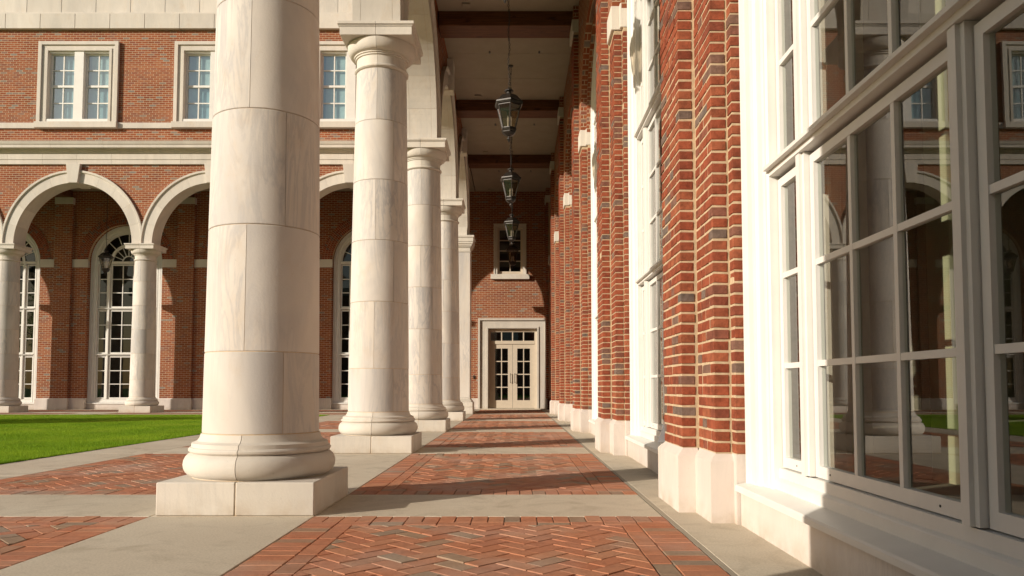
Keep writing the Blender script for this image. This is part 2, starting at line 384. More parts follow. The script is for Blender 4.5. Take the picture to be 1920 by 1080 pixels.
for i in range(len(bands)):
    y0 = bands[i][1]; y1 = bands[i + 1][0] if i + 1 < len(bands) else 27.2
    if y1 - y0 < 0.8: continue
    ind = 300 if i < 2 else 0
    paving(PX0, PX1, y0, y1, ind, 'herringbone brick paving panel inside the walkway', 3.1)
    if y1 < 22.9: paving(LX0, LX1, y0, y1, ind, 'herringbone brick paving panel between columns and lawn', 3.1)
# far apron before the other range
slab(-30, LX0, 22.9, 23.1); slab(-30, -3.4, 24.1, 25.1); slab(-30, LX1, 27.25, 27.7)
MB().box(-30, LX0, 22.26, 22.89, -0.05, -0.004).build('brick_apron', M['pavetex'], kind='structure')
MB().box(-30, -3.4, 23.11, 24.09, -0.05, -0.004).build('brick_apron', M['pavetex'], kind='structure')
MB().box(-30, -1.3, 25.11, 27.24, -0.05, -0.004).build('gallery_paving', M['pavetex'], kind='structure')
for k in range(6): slab(-5.35 - 4.42 * k - 3.6, -5.35 - 4.42 * k - 2.65 + 1.3 - 1.3, 22.26, 24.09, 0.004)
# lawn
LAWN = (-30, -5.36, -30, 22.25)
mb = MB().box(LAWN[0], LAWN[1], LAWN[2], LAWN[3], -0.2, 0.002); lawn = mb.build('lawn_soil', M['lawn'], kind='structure')
rg = random.Random(3); gv = []; gf = []
def blade(x, y, h, wd):
    a = rg.uniform(0, PI); dx, dy = math.cos(a) * wd, math.sin(a) * wd; b = rg.uniform(0, 2 * PI); l = h * rg.uniform(.1, .7)
    n = len(gv); gv.extend([(x - dx, y - dy, 0), (x + dx, y + dy, 0), (x + math.cos(b) * l, y + math.sin(b) * l, h)]); gf.append((n, n + 1, n + 2))
for _ in range(330000):
    y = 7.2 + 15.0 * rg.random() ** 1.25
    xm = -5.345 - .02 * abs(math.sin(y * 7.1) * math.sin(y * 2.3)); xl = -0.70 * y - 0.6
    if xl > xm: continue
    x = xm + (xl - xm) * rg.random()
    h = rg.uniform(.014, .036) * (0.85 + 0.3 * math.sin(x * 1.7) * math.sin(y * 1.3)); blade(x, y, h, .0022 + .00018 * y)
me = bpy.data.meshes.new('grass'); me.from_pydata(gv, [], gf); me.materials.append(M['grass'])
o = bpy.data.objects.new('grass', me); COL.objects.link(o); tag(o, 'bright green mown lawn beside the concrete path', 'grass', kind='stuff')

# ------------------------------------------------------------------ columns
SPR = 5.355                                      # spring line = top of the abacus
def lathe_half(prof, a0, gap, n=22):
    """half of a turned block between angles a0 and a0+pi, cut face pulled back by gap"""
    nx, ny = -math.sin(a0), math.cos(a0)          # direction away from the cut
    rings = []
    for r, z in prof:
        rings.append([(r * math.cos(a0 + PI * i / n) + nx * gap * (1 if i in (0, n) else 1), r * math.sin(a0 + PI * i / n) + ny * gap, z) for i in range(n + 1)])
    return MB().loft(rings, closed=True, caps=True)
def shaft_r(z):
    t = max(0, min(1, (z - .495) / (4.85 - .495))); return .380 - .062 * t - .010 * math.sin(PI * t) * -1 * .6
def meshes_column():
    out = []; g = .0022
    for s in (-1, 1): out.append(('plinth', MB().box(*((-.492, -g) if s < 0 else (g, .492)), -.485, .485, 0.001, .208).data('plinth', M['stone2'], bevel=.006)))
    tor = [(.44, .211)] + [(.430 + .064 * math.cos(t), .291 + .078 * math.sin(t)) for t in [R(a) for a in range(-80, 81, 20)]] + [(.452, .371), (.461, .380), (.463, .392), (.455, .403), (.444, .406), (.442, .432), (.428, .436), (.408, .446), (.394, .465), (.386, .4925)]
    for a in (R(-90), R(90)): out.append(('base', lathe_half(tor, a, g).data('base', M['stone2'], True)))
    zs = [.495, 1.03, 1.86, 2.63, 3.395, 4.16, 4.83]
    for i in range(6):
        z0, z1 = zs[i] + .0022, zs[i + 1] - .0022; prof = [(shaft_r(z0) - .003, z0), (shaft_r(z0), z0 + .004)] + [(shaft_r(z0 + (z1 - z0) * k / 3), z0 + (z1 - z0) * k / 3) for k in (1, 2)] + [(shaft_r(z1), z1 - .004), (shaft_r(z1) - .003, z1)]
        a = R(-90) if i % 2 == 1 else R(-52)
        for q in (a, a + PI): out.append(('drum', lathe_half(prof, q, g * .8).data('drum', M['stone'], True)))
    rt = shaft_r(4.83)
    cap = [(rt, 4.833), (rt + .012, 4.838), (rt + .026, 4.852), (rt + .026, 4.868), (rt + .012, 4.882), (rt - .002, 4.886), (rt - .002, 5.0), (rt + .016, 5.004), (rt + .018, 5.022), (rt + .034, 5.026), (rt + .036, 5.044), (rt + .05, 5.048)] + [(rt + .05 + .068 * math.sin(t), 5.048 + .128 * (1 - math.cos(t))) for t in [R(a) for a in range(15, 91, 15)]] + [(rt + .118, 5.186)]
    for a in (R(-90), R(90)): out.append(('capital', lathe_half(cap, a, g * .7).data('capital', M['stone2'], True)))
    for s in (-1, 1):
        m = MB()
        for hw, hd, z0, z1 in ((.45, .45, 5.189, 5.296), (.462, .462, 5.2965, 5.316), (.478, .478, 5.3165, SPR)): m.box(*((-hw, -g * .7) if s < 0 else (g * .7, hw)), -hd, hd, z0, z1)
        out.append(('abacus', m.data('abacus', M['stone2'], bevel=.003)))
    core = MB().loft([[(r * math.cos(2 * PI * i / 40), r * math.sin(2 * PI * i / 40), z) for i in range(40)] for r, z in ((.44, .2), (.435, .36), (.375, .42), (.379, .5), (shaft_r(2.6) - .006, 2.6), (rt - .006, 4.84), (rt - .008, 5.1), (rt + .03, 5.16), (.3, 5.345))])
    core.box(-.486, .486, -.479, .479, 0, .2)
    out.append(('mortar_core', core.data('mortar_core', M['joint'], True)))
    return out
CM = meshes_column()
def column(x, y, label, group):
    t = thing('stone_column', (x, y, 0), label, 'column', group)
    for n, me in CM:
        o = bpy.data.objects.new(n, me); COL.objects.link(o); o.parent = t
    return t
CX = -1.745
ords = ['column just left of the camera, mostly outside the picture', 'nearest and widest stone column, in front of the lawn', 'second nearest stone column, its whole capital and square abacus in view', 'third stone column along the walkway, partly behind the second one', 'fourth and farthest round stone column of the walkway, slimmest in view']
for i in range(1, 5): column(CX, Y0 + P * (i - 1), ords[i], 'stone columns along the walkway')
KY, KP = 24.58, 4.42; KC = [-5.30 - KP * i for i in range(0, 5)]      # other range: line of columns, arch centres
klab = ['far arcade column hidden behind the walkway columns', 'far arcade column hidden behind the nearest column', 'far arcade column between the two arches, in front of a tall window', 'leftmost far arcade column, cut by the edge of the picture', 'far arcade column out of view at the left', 'far arcade column farthest left, out of view']
for i in range(0, 6): column(KC[0] + KP / 2 - KP * i, KY, klab[i], 'stone columns of the far arcade')

# ------------------------------------------------------------------ arcades
TW = .58
def frame_corr(u, v, z): return (-1.47 - v, u, z)             # v from the inner face outwards
def frame_far(u, v, z): return (u, 24.29 + v, z)              # v from the front face inwards
def arc(r, n, a0=0, a1=PI): return [(r * math.cos(a0 + (a1 - a0) * i / n), r * math.sin(a0 + (a1 - a0) * i / n)) for i in range(n + 1)]
def make_arcade(T, shift, centres, half, Rin, top, parent, proud, faces):
    Rout = Rin + .38; nv = 9; out = []
    T0 = lambda u, v, z: tuple(a - b for a, b in zip(T(u, v, z), T(0, 0, 0)))
    # voussoirs (shared meshes): three strips across the soffit
    edges = []; ka = R(4.6)
    lo = [PI / 2 + ka + (PI / 2 - ka) * k / 5 for k in range(6)]
    spans = [(lo[k], lo[k + 1]) for k in range(5)] + [(PI - lo[k + 1], PI - lo[k]) for k in range(5)]
    vous = []
    for a0, a1 in spans:
        m = MB(T0); ga = .0016 / Rin; n = 5
        pin = [(Rin * math.cos(a0 + ga + (a1 - a0 - 2 * ga) * i / n), Rin * math.sin(a0 + ga + (a1 - a0 - 2 * ga) * i / n)) for i in range(n + 1)]
        pout = [(max(-half + .002, min(half - .002, Rout * math.cos(a0 + ga + (a1 - a0 - 2 * ga) * i / n))), Rout * math.sin(a0 + ga + (a1 - a0 - 2 * ga) * i / n)) for i in range(n + 1)]
        for v0, v1 in ((-proud, .088), (.0915, TW - .0915), (TW - .088, TW + proud)):
            rings = [[(pin[i][0], v0, SPR + pin[i][1]), (pin[i][0], v1, SPR + pin[i][1]), (pout[i][0], v1, SPR + pout[i][1]), (pout[i][0], v0, SPR + pout[i][1])] for i in range(n + 1)]
            m.loft(rings)
        # raised outer moulding on the faces
        for f in faces:
            v0, v1 = (-proud - .045, -proud + .001) if f == 0 else (TW + proud - .001, TW + proud + .045)
            rings = []
            for i in range(n + 1):
                a = a0 + ga + (a1 - a0 - 2 * ga) * i / n; c, s = math.cos(a), math.sin(a)
                q = lambda r: max(-half + .002, min(half - .002, r * c))
                rings.append([(q(Rout - .085), v0 if f else v1, SPR + (Rout - .085) * s), (q(Rout - .06), v1 if f else v0, SPR + (Rout - .06) * s), (q(Rout - .001), v1 if f else v0, SPR + (Rout - .001) * s), (q(Rout - .001), v0 if f else v1, SPR + (Rout - .001) * s)])
            m.loft(rings)
        vous.append(m.data('voussoir', M['stone2'], False))
    km = MB(T0)
    t = math.sin(ka) * Rin; tt = t + .075
    km.prism([(-t, Rin - .02), (t, Rin - .02), (tt, top - SPR), (-tt, top - SPR)], lambda p, v: (p[0], v, SPR + p[1]), -proud - .10, TW + proud + .10 if 1 in faces else TW + .02)
    km = km.data('keystone', M['stone2'], bevel=.006)
    core = MB(T)
    for uc in centres:
        loc = tuple(a - b for a, b in zip(T(uc, 0, 0), (0, 0, 0)))
        base = T(uc, 0, 0)
        for me in vous: inst('voussoir', me, (base[0], base[1], 0), parent)
        inst('keystone', km, (base[0], base[1], 0), parent)
        n = 40
        rings = [[(uc + max(-half, min(half, r * math.cos(PI * i / n))), v, SPR + r * math.sin(PI * i / n)) for r, v in ((Rin + .005, .012), (Rin + .005, TW - .012), (Rout - .02, TW - .012), (Rout - .02, .012))] for i in range(n + 1)]
        core.loft(rings)
        # brick above the ring
        m = MB(T); n = 48; Rw = Rout - .01
        for v0, v1 in ((.02, TW - .02),):
            for i in range(n):
                u0, u1 = -half + 2 * half * i / n, -half + 2 * half * (i + 1) / n
                z0 = SPR + math.sqrt(max(0, Rw * Rw - u0 * u0)); z1 = SPR + math.sqrt(max(0, Rw * Rw - u1 * u1))
                m.add([(uc + u0, v0, z0), (uc + u1, v0, z1), (uc + u1, v0, top), (uc + u0, v0, top), (uc + u0, v1, z0), (uc + u1, v1, z1), (uc + u1, v1, top), (uc + u0, v1, top)],
                      [(0, 1, 2, 3), (4, 7, 6, 5), (0, 4, 5, 1), (3, 2, 6, 7)] + ([(0, 3, 7, 4)] if i == 0 else []) + ([(1, 5, 6, 2)] if i == n - 1 else []))
        m.build('brick_spandrel', M['bricktex'], parent)
    core.build('mortar_core', M['joint'], parent)

CZ = 7.93                                        # ceiling
arc_t = thing('walkway_arcade', (-1.76, 12, 0), 'stone arches, board ceiling and dark timber beams over the brick walkway', 'arcade')
make_arcade(frame_corr, None, [Y0 + P / 2 + P * i for i in range(-2, 4)], P / 2, 1.92, CZ, arc_t, .012, (0, 1))
for i in range(-1, 5):                           # stone skewback blocks standing on each abacus, between the ring ends
    y = Y0 + P * (i - 1)
MB().box(-2.05, -1.47, -6, 24.2, CZ + .003, 13.2).build('upper_wall', M['bricktex'], arc_t)
MB().box(-2.045, 9.0, -6, 27.6, 8.12, 8.4).build('floor_above', M['dark'], arc_t)
def board(x0, x1, y0, y1): MB().box(x0 + .004, x1 - .004, y0 + .004, y1 - .004, CZ, CZ + .02).build('ceiling_board', M['ceiling'], arc_t)
for i in range(-2, 5):
    yc = Y0 + P * i
    MB().box(-1.468, 1.27, yc - .07, yc + .47, 7.655, CZ + .01).build('timber_beam', M['wood'], arc_t, bevel=.012)
    a, b = yc + .47, min(yc + P - .07, 27.68)
    n = 3
    for k in range(n): board(-1.468, 1.30, a + (b - a) * k / n, a + (b - a) * (k + 1) / n)
    for px_ in (-.55, .5): MB().tube((px_, a + 1.2, CZ - .05), (px_, a + 1.2, CZ), .018, 8).build('sprinkler', M['grey_metal'], arc_t)
    m = MB().box(-1.0, -.84, a + .55 * 0 + (b - a) * .93 - .06, a + (b - a) * .93 + .06, CZ - .035, CZ).build('smoke_detector', M['ceiling'], arc_t, bevel=.008)
MB().box(-1.47, 1.34, -6, 27.6, CZ + .024, CZ + .03).build('ceiling_backing', M['dark'], arc_t)
# square piers at both ends of the walkway arcade
def square_pier(y0, y1, label):
    cp = thing('square_pier', (-1.8, y0, 0), label, 'pier')
    MB().box(-2.25, -1.37, y0, y1, .50, 4.86).build('shaft', M['stone'], cp, bevel=.006)
    m = MB()
    for d, z0, z1 in ((.10, 0, .208), (.095, .211, .36), (.06, .363, .405), (.03, .407, .44), (.012, .442, .498)): m.box(-2.25 - d, -1.37 + d, y0 - d, y1 + .02, z0, z1)
    m.build('base', M['stone2'], cp, bevel=.012)
    m = MB()
    for d, z0, z1 in ((.02, 4.862, 4.89), (.0, 4.892, 5.0), (.025, 5.002, 5.04), (.055, 5.042, 5.10), (.085, 5.102, 5.16), (.10, 5.162, 5.29), (.125, 5.292, SPR)): m.box(-2.25 - d, -1.37 + d, y0 - d, y1 + .02, z0, z1)
    m.build('capital', M['stone2'], cp, bevel=.006)
    return cp
square_pier(-.9, 1.2, 'wide square stone pier beside the camera, outside the picture at the left')
cp = square_pier(22.92, 23.62, 'square stone pier with moulded cap where the walkway arcade meets the far arcade')
MB().box(-2.9, -1.50, 23.64, 24.86, .41, 7.90).build('brick_body', M['bricktex'], cp)
MB().box(-2.94, -1.46, 23.65, 24.90, 0, .405).build('plinth', M['pink'], cp, bevel=.01)
MB().box(-2.2, -1.475, 22.95, 24.3, SPR + .003, 7.92).build('impost_block', M['stone2'], cp)

# ------------------------------------------------------------------ brick range with tall windows (used along the walkway and behind the far arcade)
def arch_wall(m, uc, half, z0, z1, r, v0, v1, n=32):
    m.box(uc - half, uc - r, v0, v1, z0, SPR); m.box(uc + r, uc + half, v0, v1, z0, SPR)
    for a, b in ((-half, -r), (r, half)): m.box(uc + a, uc + b, v0, v1, SPR, z1)
    for i in range(n):
        a0, a1 = PI - PI * i / n, PI - PI * (i + 1) / n
        u0, u1, h0, h1 = uc + r * math.cos(a0), uc + r * math.cos(a1), SPR + r * math.sin(a0), SPR + r * math.sin(a1)
        m.add([(u0, v0, h0), (u1, v0, h1), (u1, v0, z1), (u0, v0, z1), (u0, v1, h0), (u1, v1, h1), (u1, v1, z1), (u0, v1, z1)], [(0, 1, 2, 3), (4, 7, 6, 5), (0, 4, 5, 1), (3, 2, 6, 7)])
def sweep(T, uc, prof, z0, n=28):
    """moulding up one jamb, round the arch, down the other; prof = (radius, v) closed outline"""
    m = MB(T)
    rings = [[(uc + r, v, z0) for r, v in prof]]
    for i in range(n + 1):
        a = PI * i / n; rings.append([(uc + r * math.cos(a), v, SPR + r * math.sin(a)) for r, v in prof])
    rings.append([(uc - r, v, z0) for r, v in prof])
    return m.loft(rings)
def ringbars(m, uc, r0, r1, v0, v1, a0=0, a1=PI, n=24):
    m.loft([[(uc + r * math.cos(a), v, SPR + r * math.sin(a)) for r, v in ((r0, v0), (r0, v1), (r1, v1), (r1, v0))] for a in [a0 + (a1 - a0) * i / n for i in range(n + 1)]])
GR = [(.375, 1.925), (2.005, 3.60), (3.68, 5.275)]
def tall_window(T, uc, cas_out, near, parent, idx):
    ci = 1.075; GL = M['glassgal'] if T is frame_back else M['glass']
    w_ = cas_out - ci
    prof = [(ci, -.12), (ci, -.022), (ci + .012, -.012), (ci + w_ * .10, -.012), (ci + w_ * .12, -.026), (ci + w_ * .17, -.026), (ci + w_ * .19, -.008), (ci + w_ * .42, -.008), (ci + w_ * .44, .004), (ci + w_ * .49, .008), (ci + w_ * .50, -.006), (ci + w_ * .53, -.006), (ci + w_ * .55, .012), (ci + w_ * .76, .012), (ci + w_ * .78, .0), (ci + w_ * .82, .0), (ci + w_ * .84, .02), (ci + w_ * .93, .026), (ci + w_ * .97, .012), (cas_out - .003, .004), (cas_out - .003, -.12)]
    win = sweep(T, uc, prof, .242).build('window', M['white'], parent, smooth=False)
    bs = MB(T); bs.box(uc - cas_out + .004, uc + cas_out - .004, -.3, .05, 0, .198)
    bs.build('sill_base', M['pink'], win)
    m = MB(T)
    m.prism([(-.3, .2), (.085, .2), (.085, .225), (.078, .234), (-.028, .258), (-.028, .305), (-.036, .312), (-.05, .318), (-.05, .368), (-.3, .375)], lambda p, t: (t, p[0], p[1]), uc - cas_out + .006, uc + cas_out - .006)
    m.build('sill', M['white'], win)
    fr = MB(T)                                     # fixed frame: posts and transoms
    for s in (-1, 1): 
        a, b = (.624, .715) if s > 0 else (-.715, -.624)
        for z0, z1 in ((GR[0][0], GR[0][1] + .02), (GR[1][0] - .0, GR[1][1] + .02), (GR[2][0], GR[2][1] + .02)):
            mid = (a + b) / 2
            fr.box(uc + mid - .022, uc + mid + .022, -.13, -.026, z0, z1)
            fr.box(uc + a, uc + b, -.13, -.042, z0, z1)
    for z0, z1 in ((GR[0][1], GR[1][0]), (GR[1][1], GR[2][0]), (GR[2][1], SPR + .03)):
        fr.box(uc - ci, uc + ci, -.13, -.02, z0 + .022, z1 - .012); fr.box(uc - ci, uc + ci, -.13, .012, z1 - .03, z1 - .011)
    fr.build('mullion_frame', M['white'], win)
    vs = (-.105, -.068)
    for gi, (z0, z1) in enumerate(GR):
        for (a, b, nc) in ((-1.073, -.717, 1), (-.622, .622, 3), (.717, 1.073, 1)):
            m = MB(T); e = .044
            a += .005; b -= .005
            m.box(uc + a, uc + a + e, *vs, z0, z1); m.box(uc + b - e, uc + b, *vs, z0, z1)
            m.box(uc + a + e, uc + b - e, *vs, z0, z0 + .055); m.box(uc + a + e, uc + b - e, *vs, z1 - .045, z1)
            sash = m.build('sash', M['white'], win)
            zi0, zi1 = z0 + .055, z1 - .045; ui0, ui1 = uc + a + e, uc + b - e; mw = .014
            for k in range(1, 3): MB(T).box(ui0, ui1, -.100, -.072, zi0 + (zi1 - zi0) * k / 3 - mw, zi0 + (zi1 - zi0) * k / 3 + mw).build('muntin', M['white'], win)
            for k in range(1, nc):
                uk = ui0 + (ui1 - ui0) * k / nc; MB(T).box(uk - mw, uk + mw, -.0985, -.0705, zi0, zi1).build('muntin', M['white'], win)
            if near:
                for q in ((ui0 + .12, ui1 - .12) if nc > 1 else (ui0 + .1,)):
                    MB(T).box(q - .004, q + .004, -.068, -.066, z0 + .022, z0 + .030).build('screw', M['rubber'], win)
            if near:
                for r in range(3):
                    for c in range(nc):
                        pa, pb = ui0 + (ui1 - ui0) * c / nc, ui0 + (ui1 - ui0) * (c + 1) / nc; qa, qb = zi0 + (zi1 - zi0) * r / 3, zi0 + (zi1 - zi0) * (r + 1) / 3
                        MB(T).add([(pa, -.088, qa), (pb, -.088, qa), (pb, -.088, qb), (pa, -.088, qb)], [(0, 1, 2, 3)]).build('pane', M['glass'], win)
            else: MB(T).add([(ui0, -.088, zi0), (ui1, -.088, zi0), (ui1, -.088, zi1), (ui0, -.088, zi1)], [(0, 1, 2, 3)]).build('pane', GL, win)
    fan = MB(T); ringbars(fan, uc, ci - .05, ci + .002, -.105, -.06); ringbars(fan, uc, .56, .66, -.105, -.05); ringbars(fan, uc, .20, .24, -.1, -.068)
    for k in range(1, 8):
        a = PI * k / 8; c, s = math.cos(a), math.sin(a); px, pz = -s * .013, c * .013
        fan.add([(uc + r * c + q * px, v, SPR + .03 * 0 + r * s + q * pz) for v in (-.099, -.071) for r, q in ((.2, -1), (ci - .03, -1), (ci - .03, 1), (.2, 1))], [(0, 1, 2, 3), (4, 7, 6, 5), (0, 4, 5, 1), (1, 5, 6, 2), (2, 6, 7, 3), (3, 7, 4, 0)])
    fan.build('fanlight', M['white'], win)
    g = arc(ci - .03, 24); MB(T).add([(uc + x, -.088, SPR + z) for x, z in g], [tuple(range(25))]).build('pane', GL, win)
    return win
def pier_plinth(T, uc, A, B, C, parent):
    for half, v0, v1, in ((A + .045, .20, .335), (B + .03, .085, .225), (C, -.3, .0885)):
        m = MB(T); c = .04 if v1 > .1 else 0.0
        if c: m.loft([[(uc - half, v0, z), (uc + half, v0, z), (uc + half, v1, z), (uc - half, v1, z)] for z in (0, .362)] + [[(uc - half + c, v0, .408), (uc + half - c, v0, .408), (uc + half - c, v1 - c, .408), (uc - half + c, v1 - c, .408)]])
        else: m.box(uc - half + .003, uc + half - .003, v0, v1, 0, .4075)
        m.build('plinth_stone', M['pink'], parent)

def frame_right(u, v, z): return (1.36 - v, u, z)
def frame_pier(u, v, z): return (1.378 - v, u, z)
def frame_back(u, v, z): return (u, 27.78 - v, z)
AH, BH, CH = .305, .71, .80
rw = thing('brick_wing', (1.4, 12, 0), 'red brick building with stepped piers and tall white windows right of the walkway', 'building')
PC = 5.31
# brick meshes
S_, H_, BT = .1905, .0895, .0540
def brick_me(lu, lv):
    return MB().box(-lv / 2, lv / 2, -lu / 2, lu / 2, 0, BT).data('brick', M['brick'], bevel=.003)
def rough(me, k):
    me = me.copy(); q = random.Random(k)
    for v in me.vertices: v.co += Vector((q.gauss(0, .0009), q.gauss(0, .0009), q.gauss(0, .0009)))
    return me
BM = {k: [rough(brick_me(*a), i) for i in range(6)] for k, a in (('S', (S_, H_)), ('H', (H_, H_)), ('C', (.083, .075)))}
rb = random.Random(11)
def course_layout(k):
    """bricks of one course, near half and front of a pier: (u centre, v centre, kind, u len, v len)"""
    o = []; 
    if k % 2 == 0: us = [(-.2545, H_), (-.1017, S_), (.0508, H_), (.2035, S_)]
    else: us = [(-.2035, S_), (-.0508, H_), (.1017, S_), (.2545, H_)]
    for u, l in us: o.append((u, .298 - H_ / 2, l, H_, 'A'))
    for s in (-1, 1):
        e = BH
        if k % 2 == 0: q = [(e - S_ / 2, S_), (e - .2035 - H_ / 2, H_), (e - .305 - H_ / 2 - .005, H_ + .01)]
        else: q = [(e - H_ / 2, H_), (e - .1015 - S_ / 2, S_), (e - .305 - H_ / 2 - .005, H_ + .01)]
        for u, l in q: o.append((s * u, .19 - H_ / 2, l, H_, 'B'))
        o.append((s * (CH - .0415), .09 - .0375, .083, .075, 'C'))
    return o
NC_B = int((5.12 - .411) / .0677); NC_A = int((7.42 - .411) / .0677)
for ip in range(-1, 6):
    uc = PC + P * ip
    if ip == 5: uc = 27.45
    pier_plinth(frame_pier, uc, AH, BH, CH, rw) if ip < 5 else None
    pier = MB(frame_pier)
    pier.box(uc - BH + .005, uc + BH - .005, -.05, .1860, .405, 5.12)
    pier.box(uc - CH + .005, uc + CH - .005, -.30, .0860, .405, 5.12)
    pier.box(uc - AH + .0105, uc + AH - .0105, .10, .2935, .405, 7.42)
    pier = pier.build('pier', M['mortar'], rw)
    if ip == -1:
        stuff = MB(frame_pier)
    stuff = MB(frame_pier)
    for k in range(NC_A):
        z = .413 + k * .0677
        for (u, v, lu, lv, lay) in course_layout(k):
            if lay != 'A' and k >= NC_B: continue
            ju, jv = rb.gauss(0, .0012), rb.gauss(0, .0013)
            if lay == 'A' and k >= NC_B and ip < 1: pass
            if ip == 0 and k < 44 and (lay == 'A' or u < 0) and len(pier.children) < 300:
                p = frame_pier(uc + u + ju, v + jv, z); key = 'C' if lay == 'C' else ('S' if lu > .15 else 'H')
                o = bpy.data.objects.new('brick', rb.choice(BM[key])); o.location = Vector(p) - Vector(rw.location); o.parent = pier
                o.location = Vector(p); COL.objects.link(o)
                o.scale.y = lu / {'S': S_, 'H': H_, 'C': .083}[key]; o.rotation_euler = (rb.gauss(0, .004), rb.gauss(0, .006), rb.gauss(0, .006))
            else:
                stuff.box(uc + u + ju - lu / 2, uc + u + ju + lu / 2, v + jv - lv / 2, v + jv + lv / 2, z, z + BT)
    o = stuff.build('bricks', M['brick'], pier); o['kind'] = 'stuff'
    # impost stones and corbel
    for s in (-1, 1):
        MB(frame_right).box(uc + s * (AH + .004) if s > 0 else uc - BH - .015, uc + BH + .015 if s > 0 else uc - AH - .004, 0, .205, 5.125, 5.42).build('impost_stone', M['stone2'], rw, bevel=.006)
        MB(frame_right).box(uc + BH + .02 if s > 0 else uc - CH + .0, uc + CH if s > 0 else uc - BH - .02, -.1, .105, 5.125, 5.42).build('impost_stone', M['stone2'], rw, bevel=.004)
    MB(frame_right).box(uc - AH - .02, uc + AH + .02, .1, .31, 7.425, 7.66).build('corbel_stone', M['stone2'], rw, bevel=.006)
    MB(frame_right).box(uc - AH, uc + AH, .1, .28, 7.665, 7.92).build('pier_head', M['bricktex'], rw)
m = MB(frame_right); m2 = MB(frame_right)
def upper(m, uc, half, r, v0, v1, z0, z1, n=32):
    for a, b in ((-half, -r), (r, half)): m.box(uc + a, uc + b, v0, v1, z0, z1)
    for i in range(n):
        a0, a1 = PI - PI * i / n, PI - PI * (i + 1) / n
        u0, u1, h0, h1 = uc + r * math.cos(a0), uc + r * math.cos(a1), SPR + r * math.sin(a0), SPR + r * math.sin(a1)
        m.add([(u0, v0, h0), (u1, v0, h1), (u1, v0, z1), (u0, v0, z1), (u0, v1, h0), (u1, v1, h1), (u1, v1, z1), (u0, v1, z1)], [(0, 1, 2, 3), (4, 7, 6, 5), (0, 4, 5, 1), (3, 2, 6, 7)])
for i in range(-1, 5):
    uc = PC - P / 2 + P * i + P * 0
    r = P / 2 - CH
    upper(m, uc, P / 2, r, -.3, .088, 5.42, 7.92); upper(m2, uc, P / 2, P / 2 - BH, .09, .188, 5.42, 7.92)
m.build('wall', M['bricktex'], rw); m2.build('wall_arches', M['bricktex'], rw)
MB(frame_right).box(PC + P * 4 + CH, 27.6, -.3, .06, 0, 5.42).build('wall', M['bricktex'], rw)
for i in range(-1, 5):
    tall_window(frame_right, PC - P / 2 + P * i, P / 2 - CH, i in (0, 1), rw, i)
# rooms behind the windows
MB().add([(9, -6, .28), (1.67, -6, .28), (1.67, 27.6, .28), (9, 27.6, .28)], [(0, 1, 2, 3)]).build('room_floor', M['room'], rw)
MB().box(8.9, 9.0, -6, 27.6, .28, 8).build('room_wall', M['room'], rw)
MB().box(1.67, 9, 27.3, 27.4, .28, 8).build('room_wall', M['room'], rw)
MB().box(1.67, 9, -6.1, -6.0, .28, 8).build('room_wall', M['room'], rw)
for (x0, x1, y0, y1) in ((2.35, 2.6, 4.13, 4.36), (2.6, 2.8, 6.05, 6.22), (3.4, 3.7, 9.5, 9.9), (3.4, 3.7, 14, 14.4)):
    MB().box(x0, x1, y0, y1, .28, 7.9).build('interior_pillar', M['olive'], rw)
def curtain(y0, y1, x=1.62):
    n = int((y1 - y0) / .012); pts = [(x + .035 * math.sin(i * .62) + .012 * math.sin(i * .23), y0 + (y1 - y0) * i / n) for i in range(n + 1)]
    vs = [(a, b, z) for z in (.3, 5.3) for a, b in pts]; k = n + 1
    MB().add(vs, [(i, i + 1, k + i + 1, k + i) for i in range(n)]).build('curtain', M['curtain'], rw, smooth=True)
for i in range(0, 4):
    c = PC - P / 2 + P * i
    curtain(c + .72, c + 1.25)
    if i: curtain(c - 1.2, c - .5)
# small metal bracket on the near pier's plinth
m = MB(frame_pier); m.prism([(0, .405), (.055, .40), (.012, .525), (0, .525)], lambda p, t: (PC + .29 + t, .292 + p[0], p[1]), 0, .007)
m.prism([(0, .405), (.012, .405), (.012, .525), (0, .525)], lambda p, t: (PC + .29 + t, .292 + p[0], p[1]), .007, .05)
br = m.build('metal_bracket', M['grey_metal']); tag(br, 'small grey metal bracket on top of the near pier plinth', 'bracket')

# ------------------------------------------------------------------ far range
fw = thing('brick_hall', (-12, 26, 0), 'red brick hall at the end of the lawn with stone arches and upper sash windows', 'building')
KT = 7.93
def frame_far_arch(u, v, z): return frame_far(u, v, z if z <= SPR else SPR + (z - SPR) * 1.05)
make_arcade(frame_far_arch, None, KC, KP / 2, 1.89, SPR + (KT - SPR) / 1.05, fw, .012, (0, 1))
XL, XR = KC[-1] - KP / 2, -3.0
m = MB(frame_far)
def cornice(name, prof, x0, x1, mat=None):
    return MB().prism(prof, lambda p, t: (t, 24.29 - p[0], p[1]), x0, x1).build(name, mat or M['stone2'], fw)
# frieze stones laid end to end
x = XR
while x > XL:
    cornice('frieze_stone', [(-.5, KT + .002), (.05, KT + .002), (.05, KT + .135), (.042, KT + .14), (.042, KT + .148), (.065, KT + .152), (.065, KT + .345), (-.5, KT + .345)], x - 1.105 + .0025, x - .0025)
    x -= 1.105
x = XR
while x > XL:
    z = KT + .347
    cornice('cornice_stone', [(-.5, z), (.09, z), (.11, z + .07), (.15, z + .08), (.17, z + .115), (.30, z + .12), (.30, z + .215), (.325, z + .225), (.34, z + .27), (.36, z + .32), (-.5, z + .34)], x - 1.68 + .0025, x - .0025)
    x -= 1.68
UB = 24.46                                       # face of the upper wall
def uw(m, x0, x1, z0, z1): m.box(x0, x1, UB, UB + .4, z0, z1)
m = MB(); zb, zt = 8.72, 12.42; wz0, wz1 = 9.34, 12.02; ww = 1.30
WC = [c - .05 for c in KC]; xs = XR
